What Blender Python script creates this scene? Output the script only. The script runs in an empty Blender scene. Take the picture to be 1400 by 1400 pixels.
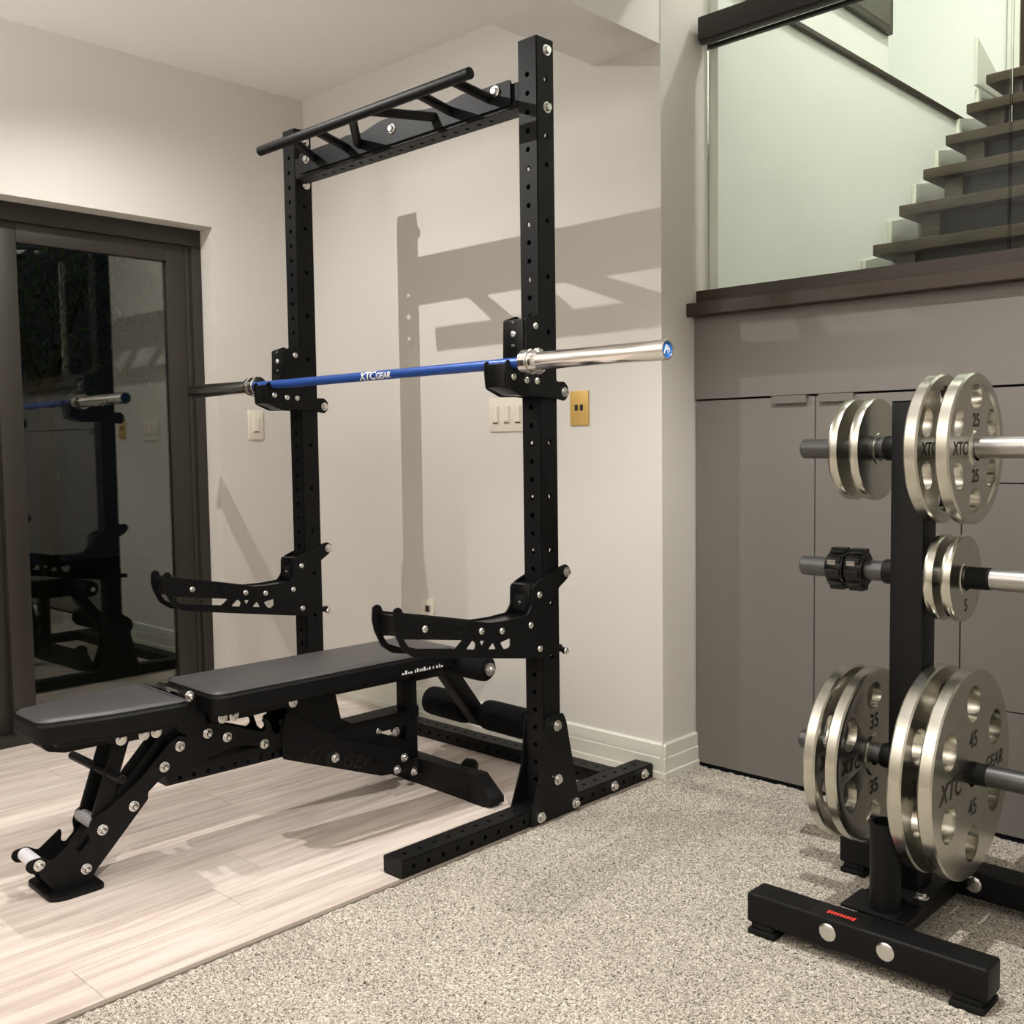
import bpy, bmesh, math, random
from mathutils import Vector, Matrix, Euler
import numpy as np
random.seed(7)
S = bpy.context.scene
COL = S.collection
PI = math.pi

# ------------------------------------------------------------------ materials
def srgb(r, g, b):
    f = lambda c: (c/255/12.92) if c/255 <= .04045 else ((c/255+.055)/1.055)**2.4
    return (f(r), f(g), f(b), 1)
def nodes(name):
    m = bpy.data.materials.new(name); m.use_nodes = True
    nt = m.node_tree; b = nt.nodes['Principled BSDF']
    return m, nt, b
def mat(name, col, rough=.5, metal=0, noise=0, nscale=40, bump=0, bscale=200, spec=.5, coat=0):
    m, nt, b = nodes(name)
    b.inputs['Base Color'].default_value = col
    b.inputs['Roughness'].default_value = rough
    b.inputs['Metallic'].default_value = metal
    b.inputs['Specular IOR Level'].default_value = spec
    b.inputs['Coat Weight'].default_value = coat
    tc = nt.nodes.new('ShaderNodeTexCoord')
    if noise:
        n = nt.nodes.new('ShaderNodeTexNoise'); n.inputs['Scale'].default_value = nscale; n.inputs['Detail'].default_value = 5
        nt.links.new(tc.outputs['Object'], n.inputs['Vector'])
        r = nt.nodes.new('ShaderNodeMix'); r.data_type = 'RGBA'
        r.inputs['A'].default_value = tuple(c*(1-noise) for c in col[:3])+(1,)
        r.inputs['B'].default_value = tuple(min(1, c*(1+noise)) for c in col[:3])+(1,)
        nt.links.new(n.outputs['Fac'], r.inputs['Factor']); nt.links.new(r.outputs['Result'], b.inputs['Base Color'])
    if bump:
        n = nt.nodes.new('ShaderNodeTexNoise'); n.inputs['Scale'].default_value = bscale; n.inputs['Detail'].default_value = 3
        nt.links.new(tc.outputs['Object'], n.inputs['Vector'])
        bp = nt.nodes.new('ShaderNodeBump'); bp.inputs['Strength'].default_value = bump; bp.inputs['Distance'].default_value = .002
        nt.links.new(n.outputs['Fac'], bp.inputs['Height']); nt.links.new(bp.outputs['Normal'], b.inputs['Normal'])
    return m
M = {}
M['wall'] = mat('wall_paint', srgb(207, 203, 196), .75, bump=.12, bscale=260, noise=.015, nscale=3)
M['wall_cool'] = mat('stair_wall_paint', srgb(222, 224, 217), .7, bump=.1, bscale=260)
M['ceil'] = mat('ceiling_paint', srgb(226, 223, 218), .85, bump=.35, bscale=90, noise=.02, nscale=30)
M['trim'] = mat('white_trim_paint', srgb(214, 214, 202), .35)
M['cab'] = mat('grey_laminate', srgb(108, 104, 99), .45, noise=.03, nscale=6)
M['cabdark'] = mat('cabinet_gap_black', srgb(25, 23, 22), .7)
M['black'] = mat('black_powder_coat', (.0032, .0032, .0034, 1), .48, bump=.25, bscale=900, spec=.22)
M['blackgloss'] = mat('black_plastic_gloss', (.004, .004, .004, 1), .28, spec=.3)
M['matte'] = mat('black_rubber', (.006, .006, .006, 1), .75, spec=.2)
M['foam'] = mat('black_foam', (.004, .004, .0045, 1), .8, bump=.3, bscale=500, spec=.15)
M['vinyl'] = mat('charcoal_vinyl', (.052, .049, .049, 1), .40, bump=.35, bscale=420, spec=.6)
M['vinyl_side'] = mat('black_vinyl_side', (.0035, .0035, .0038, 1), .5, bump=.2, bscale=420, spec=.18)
M['zinc'] = mat('zinc_bolt', (.75, .74, .72, 1), .22, 1)
M['chrome'] = mat('polished_chrome', (.82, .80, .78, 1), .13, 1)
M['nickel'] = mat('machined_nickel', (.60, .585, .52, 1), .23, 1, noise=.16, nscale=26, bump=.14, bscale=45)
M['nickel_face'] = mat('plated_face', (.64, .62, .56, 1), .30, 1, noise=.08, nscale=18, bump=.05, bscale=60)
M['gun'] = mat('gunmetal_sleeve', (.10, .10, .098, 1), .38, .85)
M['steel'] = mat('grey_steel_sleeve', (.42, .41, .40, 1), .3, 1)
M['blue'] = mat('blue_cerakote', (.025, .085, .36, 1), .33, .25)
M['bluecap'] = mat('blue_cap', (.02, .16, .55, 1), .4)
M['white'] = mat('white_print', (.85, .85, .85, 1), .5)
M['red'] = mat('red_print', (.75, .05, .04, 1), .4)
M['ink'] = mat('black_print', (.01, .01, .008, 1), .5)
M['inkraised'] = mat('embossed_black', (.003, .003, .003, 1), .25)
M['spacer'] = mat('grey_nylon', srgb(150, 150, 152), .5)
M['spacer_w'] = mat('white_nylon', srgb(225, 225, 232), .5)
M['frame'] = mat('dark_bronze_frame', srgb(43, 39, 33), .5, noise=.1, nscale=12)
M['plastic'] = mat('white_plastic', srgb(222, 215, 200), .35)
M['brass'] = mat('satin_brass', srgb(206, 170, 98), .42, .25, noise=.05, nscale=60)
M['leaf'] = mat('leaf_green', srgb(80, 105, 45), .6)
M['bark'] = mat('bark', srgb(70, 55, 40), .9)
M['patio'] = mat('patio_stone', srgb(80, 78, 70), .85, noise=.2, nscale=8)
M['seam'] = mat('seam_strip', srgb(138, 126, 114), .5, noise=.1, nscale=50)
M['handle'] = mat('brushed_handle', (.17, .16, .145, 1), .45, .5)
def mat_wood(name, c1, c2, axis=(1, 14, 14), rough=.35):
    m, nt, b = nodes(name)
    tc = nt.nodes.new('ShaderNodeTexCoord'); mp = nt.nodes.new('ShaderNodeMapping'); mp.inputs['Scale'].default_value = axis
    n = nt.nodes.new('ShaderNodeTexNoise'); n.inputs['Scale'].default_value = 6; n.inputs['Detail'].default_value = 8; n.inputs['Roughness'].default_value = .65
    nt.links.new(tc.outputs['Object'], mp.inputs['Vector']); nt.links.new(mp.outputs['Vector'], n.inputs['Vector'])
    cr = nt.nodes.new('ShaderNodeValToRGB'); cr.color_ramp.elements[0].position = .3; cr.color_ramp.elements[1].position = .7
    cr.color_ramp.elements[0].color = c1; cr.color_ramp.elements[1].color = c2
    nt.links.new(n.outputs['Fac'], cr.inputs['Fac']); nt.links.new(cr.outputs['Color'], b.inputs['Base Color'])
    b.inputs['Roughness'].default_value = rough
    bp = nt.nodes.new('ShaderNodeBump'); bp.inputs['Strength'].default_value = .15; bp.inputs['Distance'].default_value = .002
    nt.links.new(n.outputs['Fac'], bp.inputs['Height']); nt.links.new(bp.outputs['Normal'], b.inputs['Normal'])
    return m
M['walnut'] = mat_wood('dark_walnut', srgb(27, 20, 12), srgb(55, 40, 25), (1.2, 22, 22))
M['espresso'] = mat_wood('espresso_wood', srgb(13, 10, 7), srgb(26, 20, 14), (1.2, 22, 22), .5)
M['stairwood'] = mat_wood('stained_tread', srgb(54, 45, 35), srgb(84, 73, 57), (1.2, 20, 20))
M['stairdark'] = mat_wood('riser_gap_shade', srgb(26, 24, 21), srgb(40, 36, 32), (1.2, 20, 20), .5)  # near-black colour stands in for the shade behind the open risers
def mat_plank():
    m, nt, b = nodes('pale_oak_plank')
    tc = nt.nodes.new('ShaderNodeTexCoord'); at = nt.nodes.new('ShaderNodeAttribute'); at.attribute_name = 'pid'
    mp = nt.nodes.new('ShaderNodeMapping'); mp.inputs['Scale'].default_value = (16, 1.1, 1)
    nt.links.new(tc.outputs['Object'], mp.inputs['Vector'])
    vm = nt.nodes.new('ShaderNodeVectorMath'); vm.operation = 'MULTIPLY_ADD'; vm.inputs[1].default_value = (1, 1, 1)
    sc = nt.nodes.new('ShaderNodeVectorMath'); sc.operation = 'SCALE'; sc.inputs['Scale'].default_value = 37.0
    nt.links.new(at.outputs['Color'], sc.inputs[0])
    nt.links.new(mp.outputs['Vector'], vm.inputs[0]); nt.links.new(sc.outputs['Vector'], vm.inputs[2])
    n = nt.nodes.new('ShaderNodeTexNoise'); n.inputs['Scale'].default_value = 2.2; n.inputs['Detail'].default_value = 9; n.inputs['Roughness'].default_value = .62; n.inputs['Distortion'].default_value = .4
    nt.links.new(vm.outputs['Vector'], n.inputs['Vector'])
    cr = nt.nodes.new('ShaderNodeValToRGB'); e = cr.color_ramp.elements
    e[0].position = .28; e[0].color = srgb(184, 166, 156); e[1].position = .74; e[1].color = srgb(236, 226, 216)
    q = e.new(.52); q.color = srgb(219, 205, 195)
    nt.links.new(n.outputs['Fac'], cr.inputs['Fac'])
    sep = nt.nodes.new('ShaderNodeSeparateColor'); nt.links.new(at.outputs['Color'], sep.inputs['Color'])
    mr = nt.nodes.new('ShaderNodeMapRange'); mr.inputs['To Min'].default_value = .86; mr.inputs['To Max'].default_value = 1.04
    nt.links.new(sep.outputs['Green'], mr.inputs['Value'])
    hs = nt.nodes.new('ShaderNodeHueSaturation'); nt.links.new(mr.outputs['Result'], hs.inputs['Value']); nt.links.new(cr.outputs['Color'], hs.inputs['Color'])
    nt.links.new(hs.outputs['Color'], b.inputs['Base Color'])
    b.inputs['Roughness'].default_value = .5
    bp = nt.nodes.new('ShaderNodeBump'); bp.inputs['Strength'].default_value = .2; bp.inputs['Distance'].default_value = .002
    nt.links.new(n.outputs['Fac'], bp.inputs['Height']); nt.links.new(bp.outputs['Normal'], b.inputs['Normal'])
    return m
M['plank'] = mat_plank()
def mat_carpet():
    m, nt, b = nodes('speckled_carpet')
    tc = nt.nodes.new('ShaderNodeTexCoord')
    n = nt.nodes.new('ShaderNodeTexNoise'); n.inputs['Scale'].default_value = 215; n.inputs['Detail'].default_value = 2.5; n.inputs['Roughness'].default_value = .7; n.inputs['Distortion'].default_value = 1.2
    nt.links.new(tc.outputs['Object'], n.inputs['Vector'])
    cr = nt.nodes.new('ShaderNodeValToRGB'); e = cr.color_ramp.elements
    e[0].position = .36; e[0].color = srgb(66, 58, 48); e[1].position = .60; e[1].color = srgb(240, 233, 220)
    q = e.new(.48); q.color = srgb(178, 169, 155)
    nt.links.new(n.outputs['Fac'], cr.inputs['Fac'])
    n2 = nt.nodes.new('ShaderNodeTexNoise'); n2.inputs['Scale'].default_value = 5; n2.inputs['Detail'].default_value = 3
    nt.links.new(tc.outputs['Object'], n2.inputs['Vector'])
    mr = nt.nodes.new('ShaderNodeMapRange'); mr.inputs['To Min'].default_value = .84; mr.inputs['To Max'].default_value = 1.14
    nt.links.new(n2.outputs['Fac'], mr.inputs['Value'])
    hs = nt.nodes.new('ShaderNodeHueSaturation'); nt.links.new(mr.outputs['Result'], hs.inputs['Value']); nt.links.new(cr.outputs['Color'], hs.inputs['Color'])
    nt.links.new(hs.outputs['Color'], b.inputs['Base Color'])
    b.inputs['Roughness'].default_value = 1; b.inputs['Specular IOR Level'].default_value = .1
    bp = nt.nodes.new('ShaderNodeBump'); bp.inputs['Strength'].default_value = .9; bp.inputs['Distance'].default_value = .006
    nt.links.new(n.outputs['Fac'], bp.inputs['Height']); nt.links.new(bp.outputs['Normal'], b.inputs['Normal'])
    return m
M['carpet'] = mat_carpet()
def mat_glass(name, tint, ior=1.5):
    m = bpy.data.materials.new(name); m.use_nodes = True; nt = m.node_tree; nt.nodes.clear()
    o = nt.nodes.new('ShaderNodeOutputMaterial'); t = nt.nodes.new('ShaderNodeBsdfTransparent'); t.inputs['Color'].default_value = tint
    g = nt.nodes.new('ShaderNodeBsdfGlossy'); g.inputs['Roughness'].default_value = .005; f = nt.nodes.new('ShaderNodeFresnel'); f.inputs['IOR'].default_value = ior
    mx = nt.nodes.new('ShaderNodeMixShader'); nt.links.new(f.outputs['Fac'], mx.inputs['Fac']); nt.links.new(t.outputs['BSDF'], mx.inputs[1]); nt.links.new(g.outputs['BSDF'], mx.inputs[2])
    nt.links.new(mx.outputs['Shader'], o.inputs['Surface'])
    return m
M['glass'] = mat_glass('clear_guard_glass', (.97, .985, .965, 1), 1.17)
M['doorglass'] = mat_glass('door_glass', (.80, .84, .78, 1), 2.0)

# ------------------------------------------------------------------ mesh helpers
def box(bm, lo, hi, bev=0, seg=2, mtx=None):
    r = bmesh.ops.create_cube(bm, size=1)
    c = Vector([(a+b)/2 for a, b in zip(lo, hi)]); s = [abs(b-a) for a, b in zip(lo, hi)]
    for v in r['verts']:
        v.co = Vector((v.co.x*s[0], v.co.y*s[1], v.co.z*s[2]))+c
    vs = r['verts']
    if bev:
        es = list({e for v in vs for e in v.link_edges})
        rr = bmesh.ops.bevel(bm, geom=es, offset=bev, segments=seg, affect='EDGES', profile=.5)
        vs = list({v for f in rr['faces'] for v in f.verts} | {v for v in vs if v.is_valid})
    if mtx is not None:
        for v in vs:
            if v.is_valid: v.co = mtx @ v.co
    return vs
def cyl(bm, p0, p1, r, seg=28, r2=None, cap=True):
    p0 = Vector(p0); p1 = Vector(p1); d = p1-p0; L = d.length
    q = d.to_track_quat('Z', 'Y').to_matrix().to_4x4()
    bmesh.ops.create_cone(bm, cap_ends=cap, segments=seg, radius1=r, radius2=(r if r2 is None else r2), depth=L, matrix=Matrix.Translation((p0+p1)/2) @ q)
def lathe(bm, prof, p0, axis, seg=64):
    """prof: (distance along axis, radius) pairs; closed profile loop if first==last"""
    ax = Vector(axis).normalized(); q = ax.to_track_quat('Z', 'Y').to_matrix()
    rings = []
    for t, r in prof:
        ring = []
        for k in range(seg):
            a = 2*PI*k/seg
            ring.append(bm.verts.new(Vector(p0)+q @ Vector((r*math.cos(a), r*math.sin(a), t))) if r > 1e-6 or k == 0 else ring[0])
        rings.append(ring)
    for i in range(len(rings)-1):
        A, B = rings[i], rings[i+1]
        for k in range(seg):
            vs = [A[k], A[(k+1) % seg], B[(k+1) % seg], B[k]]
            u = []
            for v in vs:
                if v not in u: u.append(v)
            if len(u) >= 3:
                try: bm.faces.new(u)
                except ValueError: pass
    bmesh.ops.recalc_face_normals(bm, faces=bm.faces)
def fillet(pts, r, n=4):
    out = []; N = len(pts)
    for i in range(N):
        p = Vector(pts[i]); a = Vector(pts[i-1])-p; b = Vector(pts[(i+1) % N])-p
        rr = min(r, a.length*.45, b.length*.45)
        pa = p+a.normalized()*rr; pb = p+b.normalized()*rr
        for k in range(n+1):
            t = k/n; out.append(((1-t)**2*pa+2*t*(1-t)*p+t*t*pb)[:])
    return out
def loops_mesh(loops, thick, bev=.0008):
    cu = bpy.data.curves.new('c', 'CURVE'); cu.dimensions = '2D'; cu.fill_mode = 'BOTH'
    cu.extrude = max(thick/2-bev, 1e-5); cu.bevel_depth = bev; cu.bevel_resolution = 1; cu.offset = -bev
    for lp in loops:
        s = cu.splines.new('POLY'); s.points.add(len(lp)-1)
        for p, q in zip(s.points, lp): p.co = (q[0], q[1], 0, 1)
        s.use_cyclic_u = True
    o = bpy.data.objects.new('c', cu); COL.objects.link(o)
    dg = bpy.context.evaluated_depsgraph_get(); me = bpy.data.meshes.new_from_object(o.evaluated_get(dg))
    bpy.data.objects.remove(o); bpy.data.curves.remove(cu)
    return me
def bm_add(bm, me, mtx):
    me.transform(mtx); bm.from_mesh(me); bpy.data.meshes.remove(me)
MYZ = lambda x: Matrix(((0, 0, 1, x), (1, 0, 0, 0), (0, 1, 0, 0), (0, 0, 0, 1)))     # polygon (y,z), thickness centred on x
MXZ = lambda y: Matrix(((1, 0, 0, 0), (0, 0, -1, y), (0, 1, 0, 0), (0, 0, 0, 1)))    # polygon (x,z)
MXY = lambda z: Matrix.Translation((0, 0, z))
def sheet(bm, loops, thick, at, plane='yz', r=.004, bev=.0008):
    lp = [fillet(l, r) for l in loops]
    bm_add(bm, loops_mesh(lp, thick, bev), {'yz': MYZ, 'xz': MXZ, 'xy': MXY}[plane](at))
def text_mesh(body, size, thick=.0006, shear=0, align='CENTER', bold=0):
    cu = bpy.data.curves.new('t', 'FONT'); cu.body = body; cu.size = size; cu.extrude = thick; cu.align_x = align; cu.align_y = 'CENTER'; cu.shear = shear
    cu.offset = bold
    o = bpy.data.objects.new('t', cu); COL.objects.link(o)
    dg = bpy.context.evaluated_depsgraph_get(); me = bpy.data.meshes.new_from_object(o.evaluated_get(dg))
    bpy.data.objects.remove(o); bpy.data.curves.remove(cu)
    return me
def finish(o, smooth=True, ang=35):
    if smooth:
        o.data.shade_smooth() if hasattr(o.data, 'shade_smooth') else None
        try: o.data.set_sharp_from_angle(angle=math.radians(ang))
        except Exception: pass
def obj(name, bm, m, parent=None, loc=None, smooth=True, origin=None):
    if isinstance(bm, bmesh.types.BMesh):
        me = bpy.data.meshes.new(name)
        if origin is not None: bmesh.ops.translate(bm, verts=bm.verts, vec=-Vector(origin))
        bm.to_mesh(me); bm.free()
    else: me = bm
    if len(me.materials): me.materials.clear()
    for x in (m if isinstance(m, list) else [m]): me.materials.append(x)
    o = bpy.data.objects.new(name, me); COL.objects.link(o)
    if parent: o.parent = parent
    if origin is not None: o.location = origin
    if loc is not None: o.location = loc
    finish(o, smooth)
    return o
def tag(o, label, cat, group=None, kind=None):
    if label: o['label'] = label
    if cat: o['category'] = cat
    if group: o['group'] = group
    if kind: o['kind'] = kind
    return o
def thing(name, label, cat, loc=(0, 0, 0), rz=0, group=None):
    o = bpy.data.objects.new(name, None); COL.objects.link(o); o.location = loc; o.rotation_euler = (0, 0, rz); o.empty_display_size = .1
    return tag(o, label, cat, group)
def struct(name, bm, m, label=None, smooth=False):
    o = obj(name, bm, m, smooth=smooth); o['kind'] = 'structure'
    if label: o['label'] = label
    return o
def dup(root, loc, label=None):
    r = root.copy(); COL.objects.link(r); r.location = loc
    if label: r['label'] = label
    for ch in list(root.children):
        c = ch.copy(); COL.objects.link(c); c.parent = r
        for g in ch.children:
            d = g.copy(); COL.objects.link(d); d.parent = c
    return r
def B(): return bmesh.new()
def boolean(me, cutters, name='x'):
    o = bpy.data.objects.new(name, me); COL.objects.link(o); cs = []
    for i, cb in enumerate(cutters):
        cm = bpy.data.meshes.new('cut'); cb.to_mesh(cm); cb.free()
        c = bpy.data.objects.new('cut', cm); COL.objects.link(c); cs.append(c)
        md = o.modifiers.new('b%d' % i, 'BOOLEAN'); md.operation = 'DIFFERENCE'; md.solver = 'EXACT'; md.object = c
    dg = bpy.context.evaluated_depsgraph_get(); out = bpy.data.meshes.new_from_object(o.evaluated_get(dg))
    for c in cs: bpy.data.objects.remove(c)
    bpy.data.objects.remove(o)
    return out
def rect_tube(lo, hi, axis, wall=.004, holes=None, open_ends=(True, True), hr=.008, bev=.003):
    """hollow rectangular tube with round holes. holes: {axis letter: [(a,b),...]} positions in the other two axes"""
    bm = B(); ai = 'xyz'.index(axis)
    box(bm, lo, hi)
    es = [e for e in bm.edges if abs((e.verts[0].co-e.verts[1].co).normalized()[ai]) > .9]
    bmesh.ops.bevel(bm, geom=es, offset=bev, segments=2, affect='EDGES')
    me = bpy.data.meshes.new('tube'); bm.to_mesh(me); bm.free()
    cuts = []
    ib = B(); l2 = [a+wall for a in lo]; h2 = [a-wall for a in hi]
    l2[ai] = lo[ai]-.01 if open_ends[0] else lo[ai]+wall
    h2[ai] = hi[ai]+.01 if open_ends[1] else hi[ai]-wall
    box(ib, l2, h2); cuts.append(ib)
    for ax, ps in (holes or {}).items():
        k = 'xyz'.index(ax); o = [i for i in range(3) if i != k]; cb = B()
        for p in ps:
            a = [0, 0, 0]; b = [0, 0, 0]; a[k] = lo[k]-.01; b[k] = hi[k]+.01
            a[o[0]] = b[o[0]] = p[0]; a[o[1]] = b[o[1]] = p[1]
            cyl(cb, a, b, hr, 14)
        cuts.append(cb)
    return boolean(me, cuts)
# hex bolt prototypes (axis +X), shared by all bolts
def bolt_mesh(r=.012, h=.008):
    bm = B(); lathe(bm, [(0, 0), (0, r*1.25), (.0018, r*1.25), (.0026, r*1.12), (.0026, 0)], (0, 0, 0), (1, 0, 0), 24)
    t = B(); cyl(t, (.0026, 0, 0), (.0026+h, 0, 0), r*.86, 6)
    bmesh.ops.bevel(t, geom=list(t.edges), offset=.0012, segments=1, affect='EDGES')
    tm = bpy.data.meshes.new('h'); t.to_mesh(tm); t.free(); bm.from_mesh(tm); bpy.data.meshes.remove(tm)
    me = bpy.data.meshes.new('bolt'); bm.to_mesh(me); bm.free(); me.materials.append(M['zinc'])
    return me
def button_mesh(r=.010):
    bm = B(); lathe(bm, [(0, 0), (0, r*1.05), (.0015, r*1.05), (.0045, r*.85), (.006, r*.5), (.006, r*.36), (.003, r*.34), (.003, 0)], (0, 0, 0), (1, 0, 0), 20)
    me = bpy.data.meshes.new('bolt'); bm.to_mesh(me); bm.free(); me.materials.append(M['zinc']); me.shade_smooth(); me.set_sharp_from_angle(angle=.6)
    return me
BOLT = bolt_mesh(); 
def acorn_mesh(r=.0125):
    bm = B(); lathe(bm, [(0, 0), (0, r*1.15), (.0022, r*1.15), (.0030, r*1.05), (.0030, r*.80), (.0035, 0)], (0, 0, 0), (1, 0, 0), 24)
    t = B(); cyl(t, (.0030, 0, 0), (.0095, 0, 0), r*.84, 6); bmesh.ops.bevel(t, geom=list(t.edges), offset=.0010, segments=1, affect='EDGES')
    lathe(t, [(.0095, r*.62), (.0125, r*.60), (.0155, r*.46), (.0172, r*.22), (.0176, 0)], (0, 0, 0), (1, 0, 0), 18)
    tm = bpy.data.meshes.new('h'); t.to_mesh(tm); t.free(); bm.from_mesh(tm); bpy.data.meshes.remove(tm)
    me = bpy.data.meshes.new('bolt'); bm.to_mesh(me); bm.free(); me.materials.append(M['zinc']); me.shade_smooth(); me.set_sharp_from_angle(angle=.5)
    return me
BIG = bolt_mesh(.0135, .009); ACORN = acorn_mesh(); DARK = button_mesh(.0065); DARK.materials.clear(); DARK.materials.append(M['gun']); BTN = button_mesh()
ROT = {'x': (0, 0, 0), '-x': (0, 0, PI), 'y': (0, 0, PI/2), '-y': (0, 0, -PI/2), 'z': (0, -PI/2, 0)}
def bolt(parent, p, ax='x', me=None, name='bolt'):
    o = bpy.data.objects.new(name, me or BOLT); COL.objects.link(o); o.parent = parent; o.location = p; o.rotation_euler = ROT[ax]
    o.rotation_euler.rotate_axis('X', random.random())
    return o

# ------------------------------------------------------------------ room
XW, YW, ZC = -1.945, .568, 2.70      # left wall, back wall, ceiling
XC, YC = .027, .758                  # outer corner, cabinet wall
T = .15
bm = B()   # left wall with door opening y -3.2..0.09, z 0..2.07
box(bm, (XW-T, .09, 0), (XW, YW+T, ZC)); box(bm, (XW-T, -3.2, 2.07), (XW, .09, ZC)); box(bm, (XW-T, -4.6, 0), (XW, -3.2, ZC))
struct('wall_left', bm, M['wall'])
bm = B(); box(bm, (XW, YW, 0), (XC, YC+.10, 4.9)); struct('wall_back', bm, M['wall'])
bm = B(); box(bm, (XW-T, -4.75, 0), (4.35, -4.6, ZC)); struct('wall_front', bm, M['wall'])
bm = B(); box(bm, (4.2, -4.6, 0), (4.35, YC, ZC)); struct('wall_right', bm, M['wall'])
bm = B(); box(bm, (XW-T, -4.6, ZC), (XC, YW, ZC+.1)); box(bm, (XC, -4.6, ZC), (4.2, .55, ZC+.1)); struct('ceiling', bm, M['ceil'])
bm = B(); box(bm, (-.249, -1.6, 2.42), (XC-.002, YW, ZC)); struct('ceiling.001', bm, M['ceil'])
# cabinet wall backing and side walls of the stair hall
bm = B(); box(bm, (1.95, .80, 0), (4.35, .95, 4.9)); struct('wall_hall_right', bm, M['wall_cool'])
bm = B(); box(bm, (-.12, YC+.10, 1.44), (.06, 3.6, 2.69)); box(bm, (-.12, YC+.10, 2.69), (.06, 2.21, 4.9)); struct('wall_hall_left', bm, M['wall_cool'])
bm = B(); box(bm, (-1.7, 3.6, 0), (2.3, 3.75, 4.9)); struct('wall_hall_back', bm, M['wall_cool'])
bm = B(); box(bm, (-1.7, YC+.10, 2.69), (-1.55, 3.6, 4.9)); box(bm, (-1.55, YC+.10, 2.6), (-.12, 3.6, 2.69)); struct('wall_upper_left', bm, M['wall_cool'])
bm = B(); box(bm, (2.1, .95, 0), (2.25, 3.6, 4.9)); struct('wall_stair_right', bm, M['wall_cool'])
bm = B(); box(bm, (-1.7, .45, 4.9), (4.35, 3.75, 5.0)); box(bm, (XC, .45, 2.80), (4.35, .55, 4.9)); struct('ceiling.002', bm, M['wall_cool'])
bm = B(); box(bm, (.06, .868, 1.44), (2.1, 3.6, 1.541)); struct('floor_landing', bm, M['stairwood'])

# plank floor: every board its own faces and random id
def planks():
    bm = B(); lay = bm.loops.layers.color.new('pid'); g = .0007
    w = .168; x1 = -.007; row = 0
    starts = {0: -1.35, 1: -.923, 2: -.765, 3: -.15, 4: -1.15, 5: -.55}
    rnd = random.Random(3)
    while x1 > XW-.2:
        x0 = x1-w
        s = starts.get(row, rnd.uniform(-1.2, 0)); y = s-1.22*4
        while y < YW:
            ya, yb = max(y, -4.6), min(y+1.22, YW)
            if yb > ya+.01:
                vs = [bm.verts.new(p) for p in ((x0+g, ya+g, 0), (x1-g, ya+g, 0), (x1-g, yb-g, 0), (x0+g, yb-g, 0))]
                lo = [bm.verts.new(v.co+Vector((0, 0, -.003))) for v in vs]
                f = bm.faces.new(vs); fs = [f]
                for k in range(4): fs.append(bm.faces.new([vs[(k+1) % 4], vs[k], lo[k], lo[(k+1) % 4]]))
                c = (rnd.random(), rnd.random(), rnd.random(), 1)
                for ff in fs:
                    for l in ff.loops: l[lay] = c
            y += 1.22
        x1 -= w; row += 1
    f = bm.faces.new([bm.verts.new(p) for p in ((XW-.3, -4.6, -.0025), (-.004, -4.6, -.0025), (-.004, YW, -.0025), (XW-.3, YW, -.0025))])
    for l in f.loops: l[lay] = (.5, .0, .5, 1)
    me = bpy.data.meshes.new('floor'); bm.to_mesh(me); bm.free()
    return me
o = obj('floor', planks(), M['plank'], smooth=False); o['kind'] = 'structure'
# carpet: fine uneven grid
def carpet():
    rng = np.random.default_rng(5)
    x0, x1, y0, y1, d = .009, 1.95, -2.1, YC, .0075
    nx, ny = int((x1-x0)/d)+1, int((y1-y0)/d)+1
    xs = np.linspace(x0, x1, nx); ys = np.linspace(y0, y1, ny)
    X, Y = np.meshgrid(xs, ys, indexing='ij')
    Z = rng.random((nx, ny))*.0055-.002
    X = X+(rng.random((nx, ny))-.5)*.004; Y = Y+(rng.random((nx, ny))-.5)*.004
    X[0] = x0+rng.random(ny)*.002; X[-1] = x1; Y[:, 0] = y0; Y[:, -1] = y1
    Z[0] = -.004
    v = np.stack([X, Y, Z], -1).reshape(-1, 3)
    i = np.arange(nx*ny).reshape(nx, ny)
    f = np.stack([i[:-1, :-1], i[1:, :-1], i[1:, 1:], i[:-1, 1:]], -1).reshape(-1, 4)
    # plain strips for the carpet outside the view
    n = len(v); ex = [(x0, -4.6), (4.2, -4.6), (4.2, y0), (x0, y0), (x1, y0), (4.2, y1), (x1, y1)]
    v = np.vstack([v, np.array([(a, b, 0) for a, b in ex])])
    f = np.vstack([f, np.array([[n, n+1, n+2, n+3], [n+4, n+2, n+5, n+6]])])
    me = bpy.data.meshes.new('floor'); me.from_pydata(v.tolist(), [], f.tolist()); return me
o = obj('floor.001', carpet(), M['carpet'], smooth=True); o['kind'] = 'structure'
for p in o.data.polygons: p.use_smooth = True
bm = B(); box(bm, (-.007, -4.6, -.004), (.009, YW, .0012)); struct('trim_1', bm, M['seam'])

# baseboards: board with two stepped reveals
def base_profile(bm, p0, p1, out):
    """board along p0->p1, out = outward normal"""
    p0 = Vector(p0); p1 = Vector(p1); out = Vector(out)
    prof = [(0, 0), (.020, 0), (.020, .020), (.015, .024), (.015, .068), (.012, .072), (.012, .113), (.008, .118), (0, .118)]
    A = [bm.verts.new(p0+out*a+Vector((0, 0, b))) for a, b in prof]; C = [bm.verts.new(p1+out*a+Vector((0, 0, b))) for a, b in prof]
    n = len(prof)
    for k in range(n): bm.faces.new([A[k], A[(k+1) % n], C[(k+1) % n], C[k]])
    bm.faces.new(A); bm.faces.new(C); bmesh.ops.recalc_face_normals(bm, faces=bm.faces)
bm = B(); base_profile(bm, (XW, YW, 0), (XC+.018, YW, 0), (0, -1, 0)); struct('baseboard_back', bm, M['trim'])
bm = B(); base_profile(bm, (XC, YW-.018, 0), (XC, YC, 0), (1, 0, 0)); struct('baseboard_corner', bm, M['trim'])
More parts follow.
